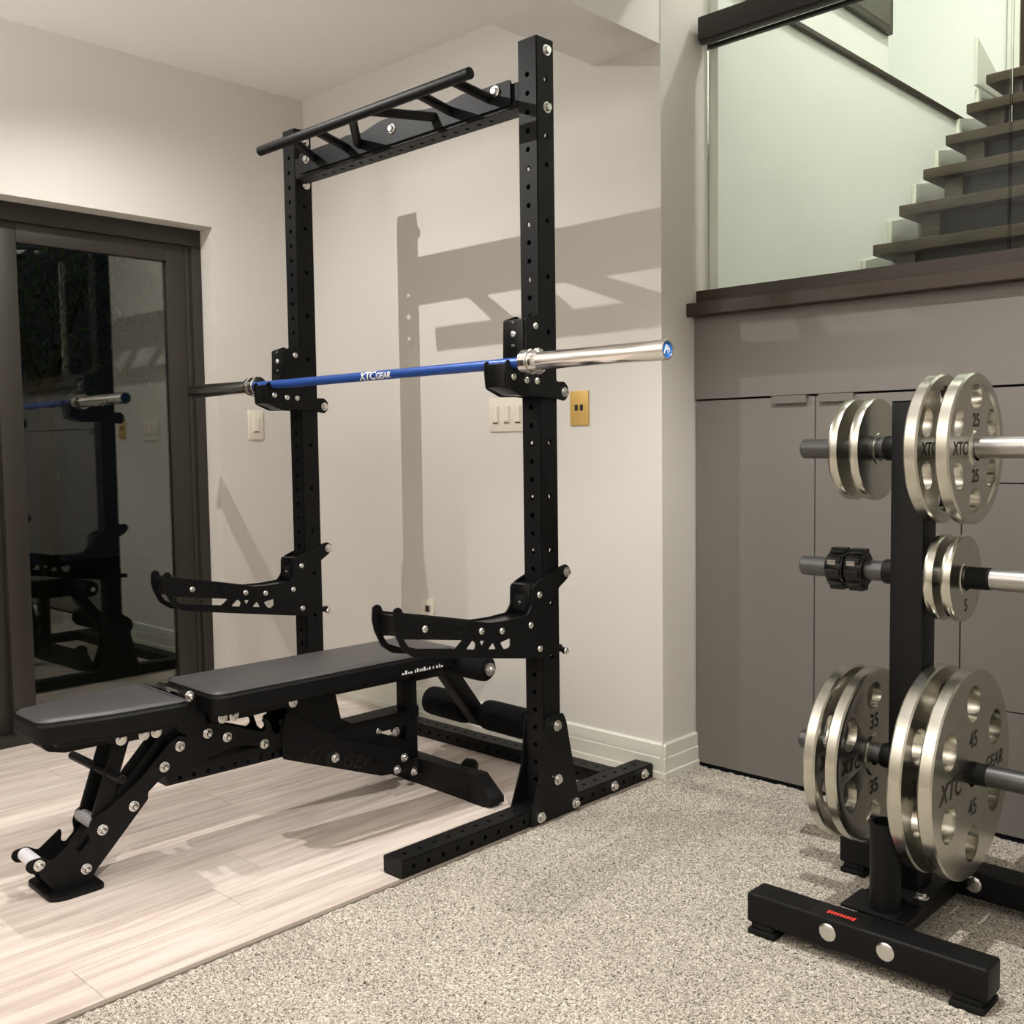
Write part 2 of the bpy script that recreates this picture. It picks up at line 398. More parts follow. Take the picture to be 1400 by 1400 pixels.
bm = B(); base_profile(bm, (XW, .10, 0), (XW, YW, 0), (1, 0, 0)); struct('baseboard_left', bm, M['trim'])

# sliding patio door in the left wall
XD = -2.045
d = thing('door_1', 'dark bronze sliding glass patio door in the left wall', 'door'); d['kind'] = 'structure'
bm = B()
box(bm, (XD-.10, -3.2, 2.0), (XD, .09, 2.07), .003); box(bm, (XD-.10, .045, 0), (XD, .09, 2.0), .003)
box(bm, (XD-.10, -3.2, 0), (XD, .09, .035), .003); box(bm, (XD-.10, -3.2, 0), (XD, -3.14, 2.0), .003)
box(bm, (XD-.03, .02, .035), (XD-.012, .045, 2.0), .002)
obj('door_frame', bm, M['frame'], d)
def sash(y0, y1, xc, st=.085):
    bm = B(); a, b = xc-.02, xc+.02
    box(bm, (a, y0, .035), (b, y0+st, 2.0), .003); box(bm, (a, y1-st, .035), (b, y1, 2.0), .003)
    box(bm, (a, y0+st, 1.925), (b, y1-st, 2.0), .003); box(bm, (a, y0+st, .035), (b, y1-st, .125), .003)
    s = obj('sash', bm, M['frame'], d)
    bm = B(); box(bm, (xc-.003, y0+st, .12), (xc+.003, y1-st, 1.93)); obj('pane', bm, M['doorglass'], s, smooth=False)
    return s
s = sash(-.76, .02, XD-.035); sash(-2.0, -.72, XD-.08); sash(-3.14, -1.95, XD-.035)
# outside: dark patio, garden tree
bm = B(); box(bm, (-9, -6, -.12), (XW-T-.02, 5, -.04)); o = struct('floor_patio', bm, M['patio'])
def tree(loc, label):
    t = thing('garden_tree', label, 'tree', loc)
    bm = B(); cyl(bm, (0, 0, 0), (.05, 0, 1.6), .07, 12, .05); cyl(bm, (.05, 0, 1.55), (.25, .2, 2.3), .045, 10, .02); cyl(bm, (.05, 0, 1.5), (-.2, -.2, 2.4), .04, 10, .02)
    obj('trunk', bm, M['bark'], t)
    bm = B(); rnd = random.Random(11)
    for k in range(1500):
        c = Vector((rnd.gauss(0, .33), rnd.gauss(0, .42), 2.2+rnd.gauss(0, .34)))
        R = Euler((rnd.uniform(0, 6), rnd.uniform(0, 6), rnd.uniform(0, 6))).to_matrix(); L = rnd.uniform(.04, .09); w = L*.32
        vs = [bm.verts.new(c+R @ Vector(p)) for p in ((-L/2, 0, 0), (0, -w/2, .004), (L/2, 0, 0), (0, w/2, .004))]
        bm.faces.new(vs)
    obj('foliage', bm, M['leaf'], t, smooth=False)
tree((-5.1, .62, -.04), 'leafy garden tree outside seen through the glass door at night')

# ------------------------------------------------------------------ half wall with cabinets, ledge, glass guard
def cab_unit(name, x0, x1, label, group=None):
    return thing(name, label, 'cabinet', (x0, YC, 0), 0, group)
def panel(parent, name, x0, x1, z0, z1, px):
    bm = B(); g = .0018; box(bm, (x0-px+g, 0, z0+g), (x1-px-g, .018, z1-g), .001, 1)
    return obj(name, bm, M['cab'], parent)
c1 = cab_unit('cabinet', .031, .93, 'tall grey two-door cabinet under the ledge beside the wall corner')
bm = B(); box(bm, (0, .019, .0), (.899, .42, 1.275)); obj('carcass', bm, M['cabdark'], c1)
def pull(parent, xa, xb, px):
    bm = B(); box(bm, (xa-px, -.010, 1.2745), (xb-px, .017, 1.2765)); box(bm, (xa-px, -.012, 1.252), (xb-px, -.0095, 1.2765)); obj('handle', bm, M['handle'], parent)
dr = panel(c1, 'door', .033, .477, .012, 1.2735, .031); pull(dr, .330, .452, .031)
dr = panel(c1, 'door', .477, .93, .012, 1.2735, .031); pull(dr, .493, .608, .031)
c2 = cab_unit('drawer_cabinet', .93, 1.9, 'grey drawer cabinet behind the plate tree')
bm = B(); box(bm, (0.002, .019, 0), (.97, .42, 1.275)); obj('carcass', bm, M['cabdark'], c2)
for z0, z1 in ((.012, .366), (.366, 1.006), (1.006, 1.2735)): panel(c2, 'drawer', .93, 1.9, z0, z1, .93)
bm = B(); box(bm, (XC+.001, YC, 1.278), (1.95, YC+.09, 1.556), .001, 1); struct('trim_2', bm, M['cab'], 'grey panel between cabinet doors and wooden ledge')
bm = B(); box(bm, (.06, YC+.092, 1.28), (2.1, .866, 1.55)); struct('wall_half', bm, M['wall_cool'])
bm = B(); box(bm, (.014, .712, 1.556), (1.95, .90, 1.600), .003); box(bm, (.020, .772, 1.598), (1.95, .79, 1.648), .002); box(bm, (.020, .812, 1.598), (1.95, .83, 1.648), .002)
struct('trim_3', bm, M['walnut'], 'dark wooden ledge cap on the half wall')
g = thing('glass_guard', 'clear glass guard with dark wood handrail standing on the ledge', 'railing', (0, .80, 1.60))
bm = B(); box(bm, (.058, -.006, .012), (1.028, .006, .868), .0015, 1); o = obj('glass_pane', bm, M['glass'], g)
bm = B(); box(bm, (1.034, -.006, .012), (1.90, .006, .868), .0015, 1); obj('glass_pane', bm, M['glass'], g)
bm = B(); box(bm, (.045, -.045, .872), (1.95, .035, .950), .004); box(bm, (.05, -.040, .862), (1.95, -.020, .874), .001); box(bm, (.05, .012, .862), (1.95, .03, .874), .001)
obj('handrail', bm, M['espresso'], g)

# ------------------------------------------------------------------ staircase
st = thing('staircase', 'open dark wood staircase climbing behind the glass guard', 'staircase', (0, 0, 0))
run, rise = .2535, .2
ys = [1.94+run*(k-2) for k in range(0, 8)]; zs = [1.941+rise*(k-2) for k in range(0, 8)]
for k in range(1, 8):
    y, z = ys[k], zs[k]; x0 = .12
    bm = B(); box(bm, (x0, y, z-.046), (1.75, y+.285+.1*(k == 7), z), .004); obj('tread', bm, M['stairwood'], st)
    bm = B(); box(bm, (.285, y+.085, z-rise+.0), (1.70, y+.105, z-.047)); obj('gap_shade_board', bm, M['stairdark'], st)  # stairs are open here: dark board paints the shade in the gap
saw = []
for k in range(1, 8): saw += [(ys[k]+.045, zs[k]-rise), (ys[k]+.045, zs[k]-.047)]
saw += [(ys[-1]+.28, zs[-1]-.037), (ys[-1]+.28, zs[-1]-.40), (ys[1]+.30, zs[1]-rise)]
for xs_ in (.24, 1.55):
    bm = B(); sheet(bm, [saw], .08, xs_, r=.001); obj('stringer', bm, M['stairwood'], st)
sk = []
for k in range(1, 8): sk += [(ys[k]+.02, zs[k]-rise), (ys[k]+.02, zs[k]-.055)]
sk += [(3.59, zs[-1]-.055), (3.59, zs[-1]-.40), (ys[1]+.30, zs[1]-rise)]
bm = B(); sheet(bm, [sk], .02, .071, r=.001); obj('skirt_board', bm, M['trim'], st)
bm = B(); box(bm, (.045, .868, 2.684), (.078, 3.5, 2.706), .003); struct('trim_4', bm, M['walnut'], 'dark floor-edge trim along the stair wall')
bm = B(); box(bm, (.06, .90, 2.872), (.085, 2.20, 3.9), .003)
box(bm, (.085, .93, 2.90), (.0865, 2.17, 3.87)); tag(obj('picture_panel', bm, mat('dark_picture', srgb(74, 72, 62), .5, noise=.1, nscale=4)), 'dark framed panel on the upper stair wall', 'picture')
dd = thing('door_2', 'dark door at the top of the stairs', 'door', (.05, 3.585, 2.941)); dd['kind'] = 'structure'
bm = B(); box(bm, (.05, -.02, 0), (.11, .012, 2.0)); obj('door_frame', bm, M['trim'], dd)
bm = B(); box(bm, (.11, -.01, 0), (.95, .01, 2.0)); obj('door_leaf', bm, M['walnut'], dd)
bm = B(); sheet(bm, [[(3.19, 2.90), (3.19, 3.13), (3.55, 2.99), (3.59, 2.90)]], .02, .075, r=.001); struct('trim_5', bm, M['trim'])

# ------------------------------------------------------------------ wall plates
def wallplate(name, label, cat, c, w, h, ax, m, gang=1, cells='rocker'):
    t = thing(name, label, cat, c, 0 if ax == '-y' else PI/2)    # local: x right, -y out
    bm = B(); box(bm, (-w/2, -.006, -h/2), (w/2, 0, h/2), .002); obj('cover_plate', bm, m, t)
    for k in range(gang):
        cx = (k-(gang-1)/2)*w/gang*.93
        if cells == 'rocker':
            bm = B(); box(bm, (cx-.017, -.009, -.034), (cx+.017, -.005, .034), .001); box(bm, (cx-.013, -.012, -.028+.004*(k % 2)), (cx+.013, -.008, .03), .001, 1)
            obj('rocker', bm, m, t)
            bm = B(); box(bm, (cx-.013, -.0092, -.033), (cx+.013, -.0088, -.029)); obj('slot', bm, M['ink'], t)
        elif cells == 'jack':
            for s_ in (-1, 1):
                bm = B(); box(bm, (s_*.012-.007, -.0068, -.009), (s_*.012+.007, -.0055, .012)); obj('socket', bm, M['ink'], t)
        elif cells == 'outlet':
            for s_ in (-1, 1):
                bm = B(); box(bm, (-.015, -.009, s_*.020-.014), (.015, -.005, s_*.020+.014), .003)
                box(bm, (-.015, -.009, s_*.020-.014), (.015, -.005, s_*.020+.014), .003); ob = obj('receptacle', bm, m, t)
                bm = B(); box(bm, (-.008, -.0095, s_*.02-.004), (-.005, -.0085, s_*.02+.006)); box(bm, (.005, -.0095, s_*.02-.004), (.008, -.0085, s_*.02+.006)); obj('slot', bm, M['spacer'], ob)
    return t
wallplate('light_switch', 'single white rocker switch on the left wall beside the patio door', 'switch', (XW, .271, 1.235), .076, .128, '+x', M['plastic'], 1)
wallplate('light_switch', 'triple white rocker switch on the back wall behind the right rack post', 'switch', (-.680, YW, 1.246), .19, .128, '-y', M['plastic'], 3)
wallplate('data_jack_plate', 'brass plate with two black jacks on the back wall', 'socket', (-.325, YW, 1.258), .084, .122, '-y', M['brass'], 1, 'jack')
wallplate('wall_outlet', 'small white outlet low on the back wall behind the bench', 'outlet', (-1.15, YW, .44), .076, .122, '-y', M['plastic'], 1, 'outlet')

# ------------------------------------------------------------------ squat stand
W, H, s = 1.278, 2.302, .075
DX = -(W-s)       # left side offset
rack = thing('squat_rack', 'tall black steel squat rack with multi-grip pull-up bar', 'squat rack')
yh = [2.2-.0533*k for k in range(40)]
xh = [2.185, 2.025, 1.944]+[1.944-.161*k for k in range(1, 10)]
up = rect_tube((-s, 0, .049), (0, s, H), 'z', .005, {'y': [(-s/2, z) for z in yh], 'x': [(.039, z) for z in xh if z > .35]}, (True, False))
fh = [-.52+.0533*k for k in range(20)]
ft = rect_tube((-s, -.5607, 0), (0, .5455, .049), 'y', .004, {'z': [(-s/2, y) for y in fh if y < -.03 or y > .1], 'x': [(y, .025) for y in fh if y < -.06 or .17 < y < .33 or .36 < y < .46]}, (False, False), hr=.007)
gp = [(-.068, .0), (.146, .0), (.151, .03), (.142, .075), (.094, .290), (.080, .317), (.018, .320), (.002, .306), (-.004, .27), (-.020, .16), (-.066, .045)]
for k, dx in enumerate((0, DX)):
    mes = up if k == 0 else up.copy(); fm = ft if k == 0 else ft.copy()
    u = obj('upright', mes, M['black'], rack, (dx, 0, 0)); f = obj('foot', fm, M['black'], rack, (dx, 0, 0))
    for xx in (.0035, -s-.0035):
        bm = B(); sheet(bm, [gp], .006, xx, r=.006); gpl = obj('gusset_plate', bm, M['black'], rack, (dx, 0, 0))
        if xx > 0:
            for y, z in ((.051, .284), (.052, .118), (.133, .024), (-.026, .022)): bolt(gpl, (xx+.003, y, z), 'x', BIG)
    for y in (.334, .497): bolt(f, (0, y, .025), 'x', BIG)
    if k == 0:
        for z in (2.269, 2.107): bolt(u, (0, .043, z), 'x', BIG)
        for z in (2.24, 2.085): bolt(u, (-s, .020, z), '-x', BTN)
    else: bolt(u, (0, .048, 2.105), 'x', BIG); bolt(u, (0, .048, 2.262), 'x', BIG)
rear = rect_tube((-W+s, .355, 0), (-s, .43, .049), 'x', .004, {'z': [(-.12-.0533*k, .3925) for k in range(19)], 'y': [(-.12-.0533*k, .025) for k in range(19)]}, hr=.007)
rr = obj('rear_crossmember', rear, M['black'], rack)
cb = rect_tube((-W+s, .001, 2.116), (-s, s-.001, 2.190), 'x', .004, {'z': [(-.22-.0533*k, s/2) for k in range(17)]})
obj('crossbeam', cb, M['black'], rack)
# pull-up bar assembly
bm = B()
plate = [(-1.165, 2.128), (-.098, 2.128), (-.098, 2.200), (-.24, 2.200), (-.30, 2.206), (-.40, 2.194), (-.47, 2.200), (-.56, 2.214), (-.70, 2.214), (-.80, 2.196), (-.88, 2.206), (-.95, 2.200), (-1.165, 2.200)]
sheet(bm, [plate], .006, -.004, 'xz', r=.01); bp_ = obj('mounting_plate', bm, M['black'], rack)
for x, z in ((-.160, 2.180), (-.638, 2.175), (-1.118, 2.172)): bolt(bp_, (x, -.007, z), '-y', BIG)
YB, ZB = -.17, 2.178
bm = B(); lathe(bm, [(0, 0), (0, .0125), (.001, .0165), (1.067, .0165), (1.068, .0125), (1.068, 0)], (-1.166, YB, ZB), (1, 0, 0), 28); pb = obj('pull_up_bar', bm, M['black'], rack)
for xa, xb in ((-.178, -.189), (-.328, -.355), (-.557, -.430), (-.639, -.822), (-.837, -.886), (-.969, -1.068)):
    dxx = (.0 if abs(xa-xb) > .1 else 0)
    bm = B(); cyl(bm, (xa, YB, ZB), (xb, -.006, 2.166), .0145, 20); obj('grip_tube', bm, M['black'], rack)

# ------------------------------------------------------------------ J-cups
def jcup(loc, label):
    t = thing('j_cup', label, 'j-cup', loc, 0, 'j-cups holding the barbell')
    prof = [(-.067, 1.493), (-.015, 1.510), (.004, 1.500), (.040, 1.40), (.066, 1.317), (.100, 1.318), (.117, 1.303), (.117, 1.275), (.100, 1.260), (.066, 1.266), (-.019, 1.272), (-.087, 1.270), (-.145, 1.293), (-.151, 1.349), (-.150, 1.368), (-.136, 1.372), (-.131, 1.352), (-.110, 1.343), (-.084, 1.349), (-.071, 1.372)]
    prof = [(y, z-1.26) for y, z in prof]
    for x in (.0045, -s-.0045):
        bm = B(); sheet(bm, [prof], .006, x, r=.007); sp = obj('side_plate', bm, M['black'], t)
        if x > 0:
            for y, z in ((-.026, 1.473), (-.120, 1.324), (-.066, 1.316), (-.022, 1.315)): bolt(sp, (x+.003, y, z-1.26), 'x', BTN)
            bolt(sp, (x+.003, .100, 1.286-1.26), 'x', BOLT)
    bm = B(); box(bm, (-s-.001, -.074, .10), (.001, -.002, .232), .004); blk = obj('upper_pad', bm, M['blackgloss'], t)
    for z, m_ in ((.190, BTN),): bolt(blk, (-.036, -.074, z), '-y', BTN)
    for z in (.221, .155): bolt(blk, (-.036, -.0735, z), '-y', DARK)
    bm = B(); sheet(bm, [[(-.148, .036), (-.09, .014), (-.002, .014), (-.002, .078), (-.078, .082), (-.11, .077), (-.133, .084), (-.137, .102), (-.148, .102)]], s-.002, -s/2, r=.003); obj('liner', bm, M['blackgloss'], t)
    bm = B(); cyl(bm, (-s-.001, .100, .026), (.001, .100, .026), .011, 20); obj('roller', bm, M['black'], t)
    return t
j1 = jcup((0, 0, 1.26), 'black j-cup on the right rack post under the chrome sleeve')
dup(j1, (DX, 0, 1.26), 'black j-cup on the left rack post nearer the patio door')

# ------------------------------------------------------------------ spotter arms
def spotter(loc, label):
    t = thing('spotter_arm', label, 'spotter arm', loc, 0, 'safety spotter arms on the rack')
    z0 = .5
    out = [(-.578, .680), (-.575, .714), (-.561, .720), (-.548, .713), (-.545, .700), (-.457, .682), (-.344, .659), (-.224, .634), (-.150, .632), (-.075, .636), (-.056, .660), (-.054, .713), (-.030, .728), (-.005, .737), (.073, .765), (.098, .770), (.117, .757), (.118, .738), (.100, .722), (.072, .706), (.020, .665), (.012, .60), (.012, .498), (-.071, .508), (-.287, .543), (-.46, .572), (-.514, .583), (-.548, .606), (-.571, .650)]
    holes = [[(-.545, .634), (-.334, .601), (-.361, .582), (-.500, .603), (-.528, .612)], [(-.323, .574), (-.298, .596), (-.283, .584), (-.287, .568)], [(-.271, .590), (-.249, .587), (-.261, .572)], [(-.238, .561), (-.218, .579), (-.204, .556)], [(-.190, .573), (-.146, .580), (-.146, .556), (-.162, .546), (-.178, .554)]]
    mv = lambda L: [(y, z-z0) for y, z in L]
    for x in (.0045, -s-.0045):
        hs = holes if x > 0 else [[(-.545, .634), (-.334, .606), (-.10, .590), (-.040, .584), (-.040, .530), (-.10, .526), (-.287, .554), (-.46, .584), (-.528, .610)]]
        bm = B(); sheet(bm, [mv(out)]+[mv(h) for h in hs], .006, x, r=.006); sp = obj('side_plate', bm, M['black'], t)
        if x > 0:
            for y, z in ((-.472, .651), (-.264, .616), (-.182, .605), (-.062, .605), (-.023, .690), (-.023, .530)): bolt(sp, (x+.003, y, z-z0), 'x', BTN)
            bolt(sp, (x+.003, .101, .746-z0), 'x', BOLT)
            me = text_mesh('XTC GEAR', .034, .0004, .15); me.transform(MYZ(x+.0032) @ Matrix.Translation((-.37, .637-z0, 0)) @ Matrix.Rotation(math.radians(-11), 4, 'Z')); obj('logo', me, M['inkraised'], sp, smooth=False)
    bm = B(); sheet(bm, [mv([(-.560, .642), (-.560, .696), (-.457, .677), (-.344, .655), (-.224, .630), (-.150, .628), (-.058, .632), (-.058, .596), (-.200, .590), (-.35, .606)])], s-.002, -s/2, r=.002); obj('liner', bm, M['blackgloss'], t)
    bm = B(); box(bm, (-s-.001, -.058, .13), (.001, -.002, .222), .004); bk = obj('mount_block', bm, M['blackgloss'], t)
    bm = B(); box(bm, (-s/2-.02, -.060, .145), (-s/2+.02, -.0575, .19), .001); obj('inset', bm, M['matte'], bk); bolt(bk, (-s/2, -.060, .167), '-y', DARK)
    bm = B(); cyl(bm, (-s-.001, .101, .246), (.001, .101, .246), .010, 20); obj('roller', bm, M['black'], t)
    bm = B(); cyl(bm, (-s/2, .074, .006), (-s/2, .12, .006), .011, 20); cyl(bm, (.0, .094, .006), (-s/2, .094, .006), .006, 12); cyl(bm, (-.002, .094, .006), (.008, .094, .006), .010, 20)
    obj('lock_pin', bm, M['black'], t); bolt(t, (.008, .094, .006), 'x', BTN, 'pin_bolt')
    return t
s1 = spotter((0, 0, .5), 'black spotter arm on the right rack post above the bench end')
dup(s1, (DX, 0, .5), 'black spotter arm on the left rack post in front of the patio door')

# ------------------------------------------------------------------ barbell
XB, YBB, ZBB, LS, SH = .5319, -.115, 1.3623, .4856, 1.3484
bar = thing('barbell', 'olympic barbell with blue shaft and chrome sleeves resting on the j-cups', 'barbell', (XB-LS-SH/2, YBB, ZBB))
bm = B(); cyl(bm, (-SH/2-.02, 0, 0), (SH/2+.02, 0, 0), .0155, 36); obj('shaft', bm, M['blue'], bar)
for sg in (1, -1):
    bm = B(); prof = [(0, 0), (0, .0335), (.002, .0355), (.028, .0355), (.030, .0335), (.031, .028), (.040, .028), (.042, .036), (.052, .0362), (.056, .030), (.059, .0262), (.062, .0258), (LS-.002, .0258), (LS, .0245), (LS, .0205), (LS-.004, .0200), (LS-.004, 0)]
    lathe(bm, prof, (sg*SH/2, 0, 0), (sg, 0, 0), 48); sl = obj('sleeve', bm, M['chrome'], bar)
    bm = B(); cyl(bm, (sg*(SH/2+LS-.006), 0, 0), (sg*(SH/2+LS-.003), 0, 0), .0200, 32); cap = obj('end_cap', bm, M['bluecap'], sl)
    if sg > 0:
        bm = B(); x = SH/2+LS-.0026
        for a, b_ in (((-.012, -.010), (-.002, .012)), ((-.002, .012), (.006, -.010)), ((-.008, -.001), (.010, .004)), ((.004, .010), (.012, -.004))):
            cyl(bm, (x, a[0], a[1]), (x, b_[0], b_[1]), .0014, 6)
        obj('cap_logo', bm, M['white'], cap)
xt = -.592-(XB-LS-SH/2)
for body, sz, al, off, bd_ in (('XTC', .040, 'RIGHT', (-.012, 0, 0), .001), ('GEAR', .029, 'LEFT', (-.008, -.002, 0), .0007)):
    me = text_mesh(body, sz, .0003, .25, al, bd_); me.transform(Matrix.Translation(off)); bm = B(); bm.from_mesh(me); bpy.data.meshes.remove(me)
    bmesh.ops.subdivide_edges(bm, edges=[e for e in bm.edges if e.calc_length() > .006], cuts=2)
    for v in bm.verts:
        th = (v.co.y-.002)/.0157; r_ = .0157+(v.co.z+.0003)*.6
        v.co = Vector((v.co.x+xt, -r_*math.cos(th), r_*math.sin(th)))
    obj('lettering', bm, M['white'], bar, smooth=False)

# ------------------------------------------------------------------ adjustable bench (local frame: x right, y towards the wall)
bn = thing('weight_bench', 'black adjustable weight bench with charcoal pads under the barbell', 'bench', (-.632, -1.2, 0), math.radians(-2))
K = M['black']
def part(name, bm, m=K, p=None, **k): return obj(name, bm, m, p or bn, **k)
bm = B(); sheet(bm, [[(-.078, -.040), (.080, -.040), (.095, -.01), (.092, .098), (-.09, .098), (-.092, -.01)]], .012, .006, 'xy', r=.02); part('front_foot', bm)
legp = [(-.078, .110), (-.086, .094), (-.076, .078), (-.051, .072), (-.037, .043), (-.018, .012), (.073, .012), (.088, .037), (.237, .192), (.235, .208), (.29, .250), (.345, .290), (.36, .325), (.335, .345), (.30, .330), (.21, .245), (.12, .190), (.085, .178), (.072, .150), (.076, .120), (.052, .097), (.039, .105), (.043, .124), (.040, .137), (-.018, .095), (-.045, .112)]
for sg in (1, -1):
    bm = B(); sheet(bm, [legp], .006, sg*.051, r=.008); lp = part('leg_plate', bm)
    if sg > 0:
        for y, z in ((-.053, .094), (.063, .050), (.109, .141), (.195, .182), (.284, .268), (.331, .315)): bolt(lp, (.054, y, z), 'x', ACORN)
bm = B(); Mx = Matrix.Translation((0, .195, .215)) @ Matrix.Rotation(math.radians(46.5), 4, 'X'); box(bm, (-.03, -.19, -.022), (.03, .195, .028), .004, 2, Mx); part('leg_tube', bm)
bm = B(); box(bm, (-.046, -.02, .02), (.046, .07, .05), .003); part('foot_bracket', bm)
bm = B(); cyl(bm, (-.048, -.053, .094), (.048, -.053, .094), .017, 24); part('lower_spacer', bm, M['spacer_w'])
bm = B(); cyl(bm, (-.048, .095, .160), (.048, .095, .160), .018, 24); part('link_spacer', bm, M['spacer'])
for sg in (1, -1):
    bm = B(); box(bm, (-.006, -.021, 0), (.006, .021, .245), .003, 2, Matrix.Translation((sg*.040, .098, .145)) @ Matrix.Rotation(math.radians(-19), 4, 'X')); part('seat_link', bm)
bm = B(); lathe(bm, [(0, 0), (0, .009), (.002, .012), (.328, .012), (.33, .009), (.33, 0)], (-.205, .137, .279), (1, 0, .015), 20); part('handle_bar', bm)
# seat
def pad(name, outline, ztop, th, r=.03):
    """upholstered pad: rounded outline, domed shoulders, piping seam, dark side"""
    lp = fillet(outline, r, 7); n = len(lp); c = Vector((sum(p[0] for p in lp)/n, sum(p[1] for p in lp)/n))
    bm = B(); rings = []
    for inset, z in ((.0, ztop-th), (-.002, ztop-th*.8), (-.001, ztop-th*.45), (-.002, ztop-th*.30), (.004, ztop-th*.14), (.011, ztop-.0035), (.020, ztop-.0012), (.029, ztop)):
        ring = []
        for i in range(n):
            p = Vector(lp[i]); a = Vector(lp[i-1]); b = Vector(lp[(i+1) % n]); t = (b-a).normalized(); nrm = Vector((t.y, -t.x))
            if nrm.dot(p-c) < 0: nrm = -nrm
            q = p-nrm*inset; ring.append(bm.verts.new((q.x, q.y, z)))
        rings.append(ring)
    for R0, R1 in zip(rings, rings[1:]):
        for i in range(n): bm.faces.new([R0[i], R0[(i+1) % n], R1[(i+1) % n], R1[i]])
    f1 = bm.faces.new(rings[-1]); bm.faces.new(rings[0]); bmesh.ops.recalc_face_normals(bm, faces=bm.faces)
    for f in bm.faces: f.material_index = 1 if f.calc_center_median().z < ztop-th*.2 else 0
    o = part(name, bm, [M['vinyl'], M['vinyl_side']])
    bm = B()
    for zz, ins in ((ztop-th*.12, -.0035), (ztop-th*.85, -.0005)):
        pts = []
        for i in range(n):
            p = Vector(lp[i]); a = Vector(lp[i-1]); b = Vector(lp[(i+1) % n]); t = (b-a).normalized(); nrm = Vector((t.y, -t.x))
            if nrm.dot(p-c) < 0: nrm = -nrm
            q = p+nrm*(-ins-.003); pts.append((q.x, q.y, zz))
        for i in range(n):
            if (Vector(pts[i])-Vector(pts[(i+1) % n])).length > 1e-5: cyl(bm, pts[i], pts[(i+1) % n], .0011, 6)
    obj('piping', bm, M['vinyl_side'], o)
    return o
pad('seat_pad', [(-.094, -.056), (.094, -.056), (.135, .12), (.150, .322), (-.150, .322), (-.135, .12)], .468, .062, .035)
bm = B(); sheet(bm, [[(-.10, -.010), (.10, -.010), (.13, .30), (-.13, .30)]], .014, .399, 'xy', r=.02); part('seat_board', bm)
bm = B(); sheet(bm, [[(-.035, .398), (-.015, .372), (.03, .360), (.32, .360), (.33, .398)]], .075, .0, r=.006)
part('seat_frame', bm)
for sg in (1, -1):
    bm = B(); sheet(bm, [[(.10, .405), (.10, .388), (.13, .374), (.27, .374), (.30, .388), (.30, .405)]], .005, sg*.105, r=.006); sb = part('seat_bracket', bm)
    if sg > 0:
        for y, z in ((.145, .384), (.206, .384), (.240, .384)): bolt(sb, (.108, y, z), 'x', BOLT)
# hinge rod with springs
bm = B(); cyl(bm, (-.13, .358, .452), (.066, .358, .452), .006, 14)
hr_ = part('hinge_rod', bm, M['zinc']); bolt(hr_, (.066, .358, .452), 'x', ACORN)
for x0, x1 in ((-.12, -.07), (.015, .058)):
    n = 60; prev = None; bm = B()
    for k in range(n+1):
        a = k/n*2*PI*6; p = Vector((x0+(x1-x0)*k/n, .358+.010*math.cos(a), .452+.010*math.sin(a)))
        if prev is not None: cyl(bm, prev, p, .0016, 5)
        prev = p
    part('spring', bm, M['blackgloss'])
for sg in (1, -1):
    bm = B(); sheet(bm, [[(.335, .445), (.385, .445), (.41, .40), (.42, .355), (.36, .335), (.325, .36)]], .006, sg*.045, r=.008); part('hinge_plate', bm)
# back pad
pad('back_pad', [(-.152, .388), (.152, .388), (.152, 1.275), (-.152, 1.275)], .468, .062, .04)
bm = B(); sheet(bm, [[(-.125, .41), (.125, .41), (.125, 1.25), (-.125, 1.25)]], .012, .400, 'xy', r=.02); part('back_board', bm)
bm = B(); box(bm, (-.03, .43, .357), (.03, 1.16, .394), .004)
part('back_frame', bm)
for sg in (1, -1):
    bm = B(); sheet(bm, [[(.40, .405), (.40, .378), (.44, .372), (.53, .372), (.70, .378), (.72, .405)]], .005, sg*.105, r=.006); bb = part('back_bracket', bm)
    if sg > 0:
        for y, z in ((.433, .384), (.468, .383), (.660, .386)): bolt(bb, (.108, y, z), 'x', BOLT)
bm = B(); rnd = random.Random(4); y = 1.03
while y < 1.195:
    h = rnd.choice((.006, .009, .012)); w_ = rnd.choice((.004, .008, .007)); box(bm, (.1535, y, .411), (.1545, y+w_, .411+h)); y += w_+rnd.choice((.004, .005, .010))
part('pad_marking', bm, M['white'], smooth=False)
# main frame
mt = rect_tube((-.040, .296, .207), (.040, 1.15, .257), 'y', .004, {'x': [(.335+.042*k, .222) for k in range(8)]}, (False, False), hr=.0068)
part('main_tube', mt)
ladder = [(.285, .235), (.330, .330), (.400, .350), (.431, .361), (.591, .300), (.604, .309), (.602, .322), (.592, .333), (.600, .340), (.615, .330), (.626, .295), (.641, .281), (.656, .292), (.656, .305), (.646, .314), (.652, .324), (.680, .322), (.72, .31), (.875, .205), (.875, .19), (.70, .215), (.62, .250), (.54, .270), (.50, .278), (.46, .270), (.38, .252), (.31, .242)]
for sg in (1, -1):
    bm = B(); sheet(bm, [ladder], .006, sg*.044, r=.005); lp = part('ladder_plate', bm)
    if sg > 0:
        for y, z in ((.418, .332), (.478, .309), (.597, .263)): bolt(lp, (.047, y, z), 'x', ACORN)
rp = [(.655, .205), (.655, .30), (.675, .345), (.875, .215), (1.118, .135), (1.130, .105), (1.10, .062), (1.017, .068)]
for sg in (1, -1):
    bm = B(); sheet(bm, [rp], .006, sg*.051, r=.008); lp = part('rear_plate', bm)
    if sg > 0:
        for y, z in ((.839, .168), (1.079, .075), (1.109, .108)): bolt(lp, (.054, y, z), 'x', ACORN)
        for body, off in (('XTC', -.080), ('GEAR', .085)):
            me = text_mesh(body, .060, .0004, .2); me.transform(MYZ(.0545) @ Matrix.Translation((.855, .160, 0)) @ Matrix.Rotation(math.radians(-20), 4, 'Z') @ Matrix.Translation((off, 0, 0))); obj('lettering', me, M['inkraised'], lp, smooth=False)
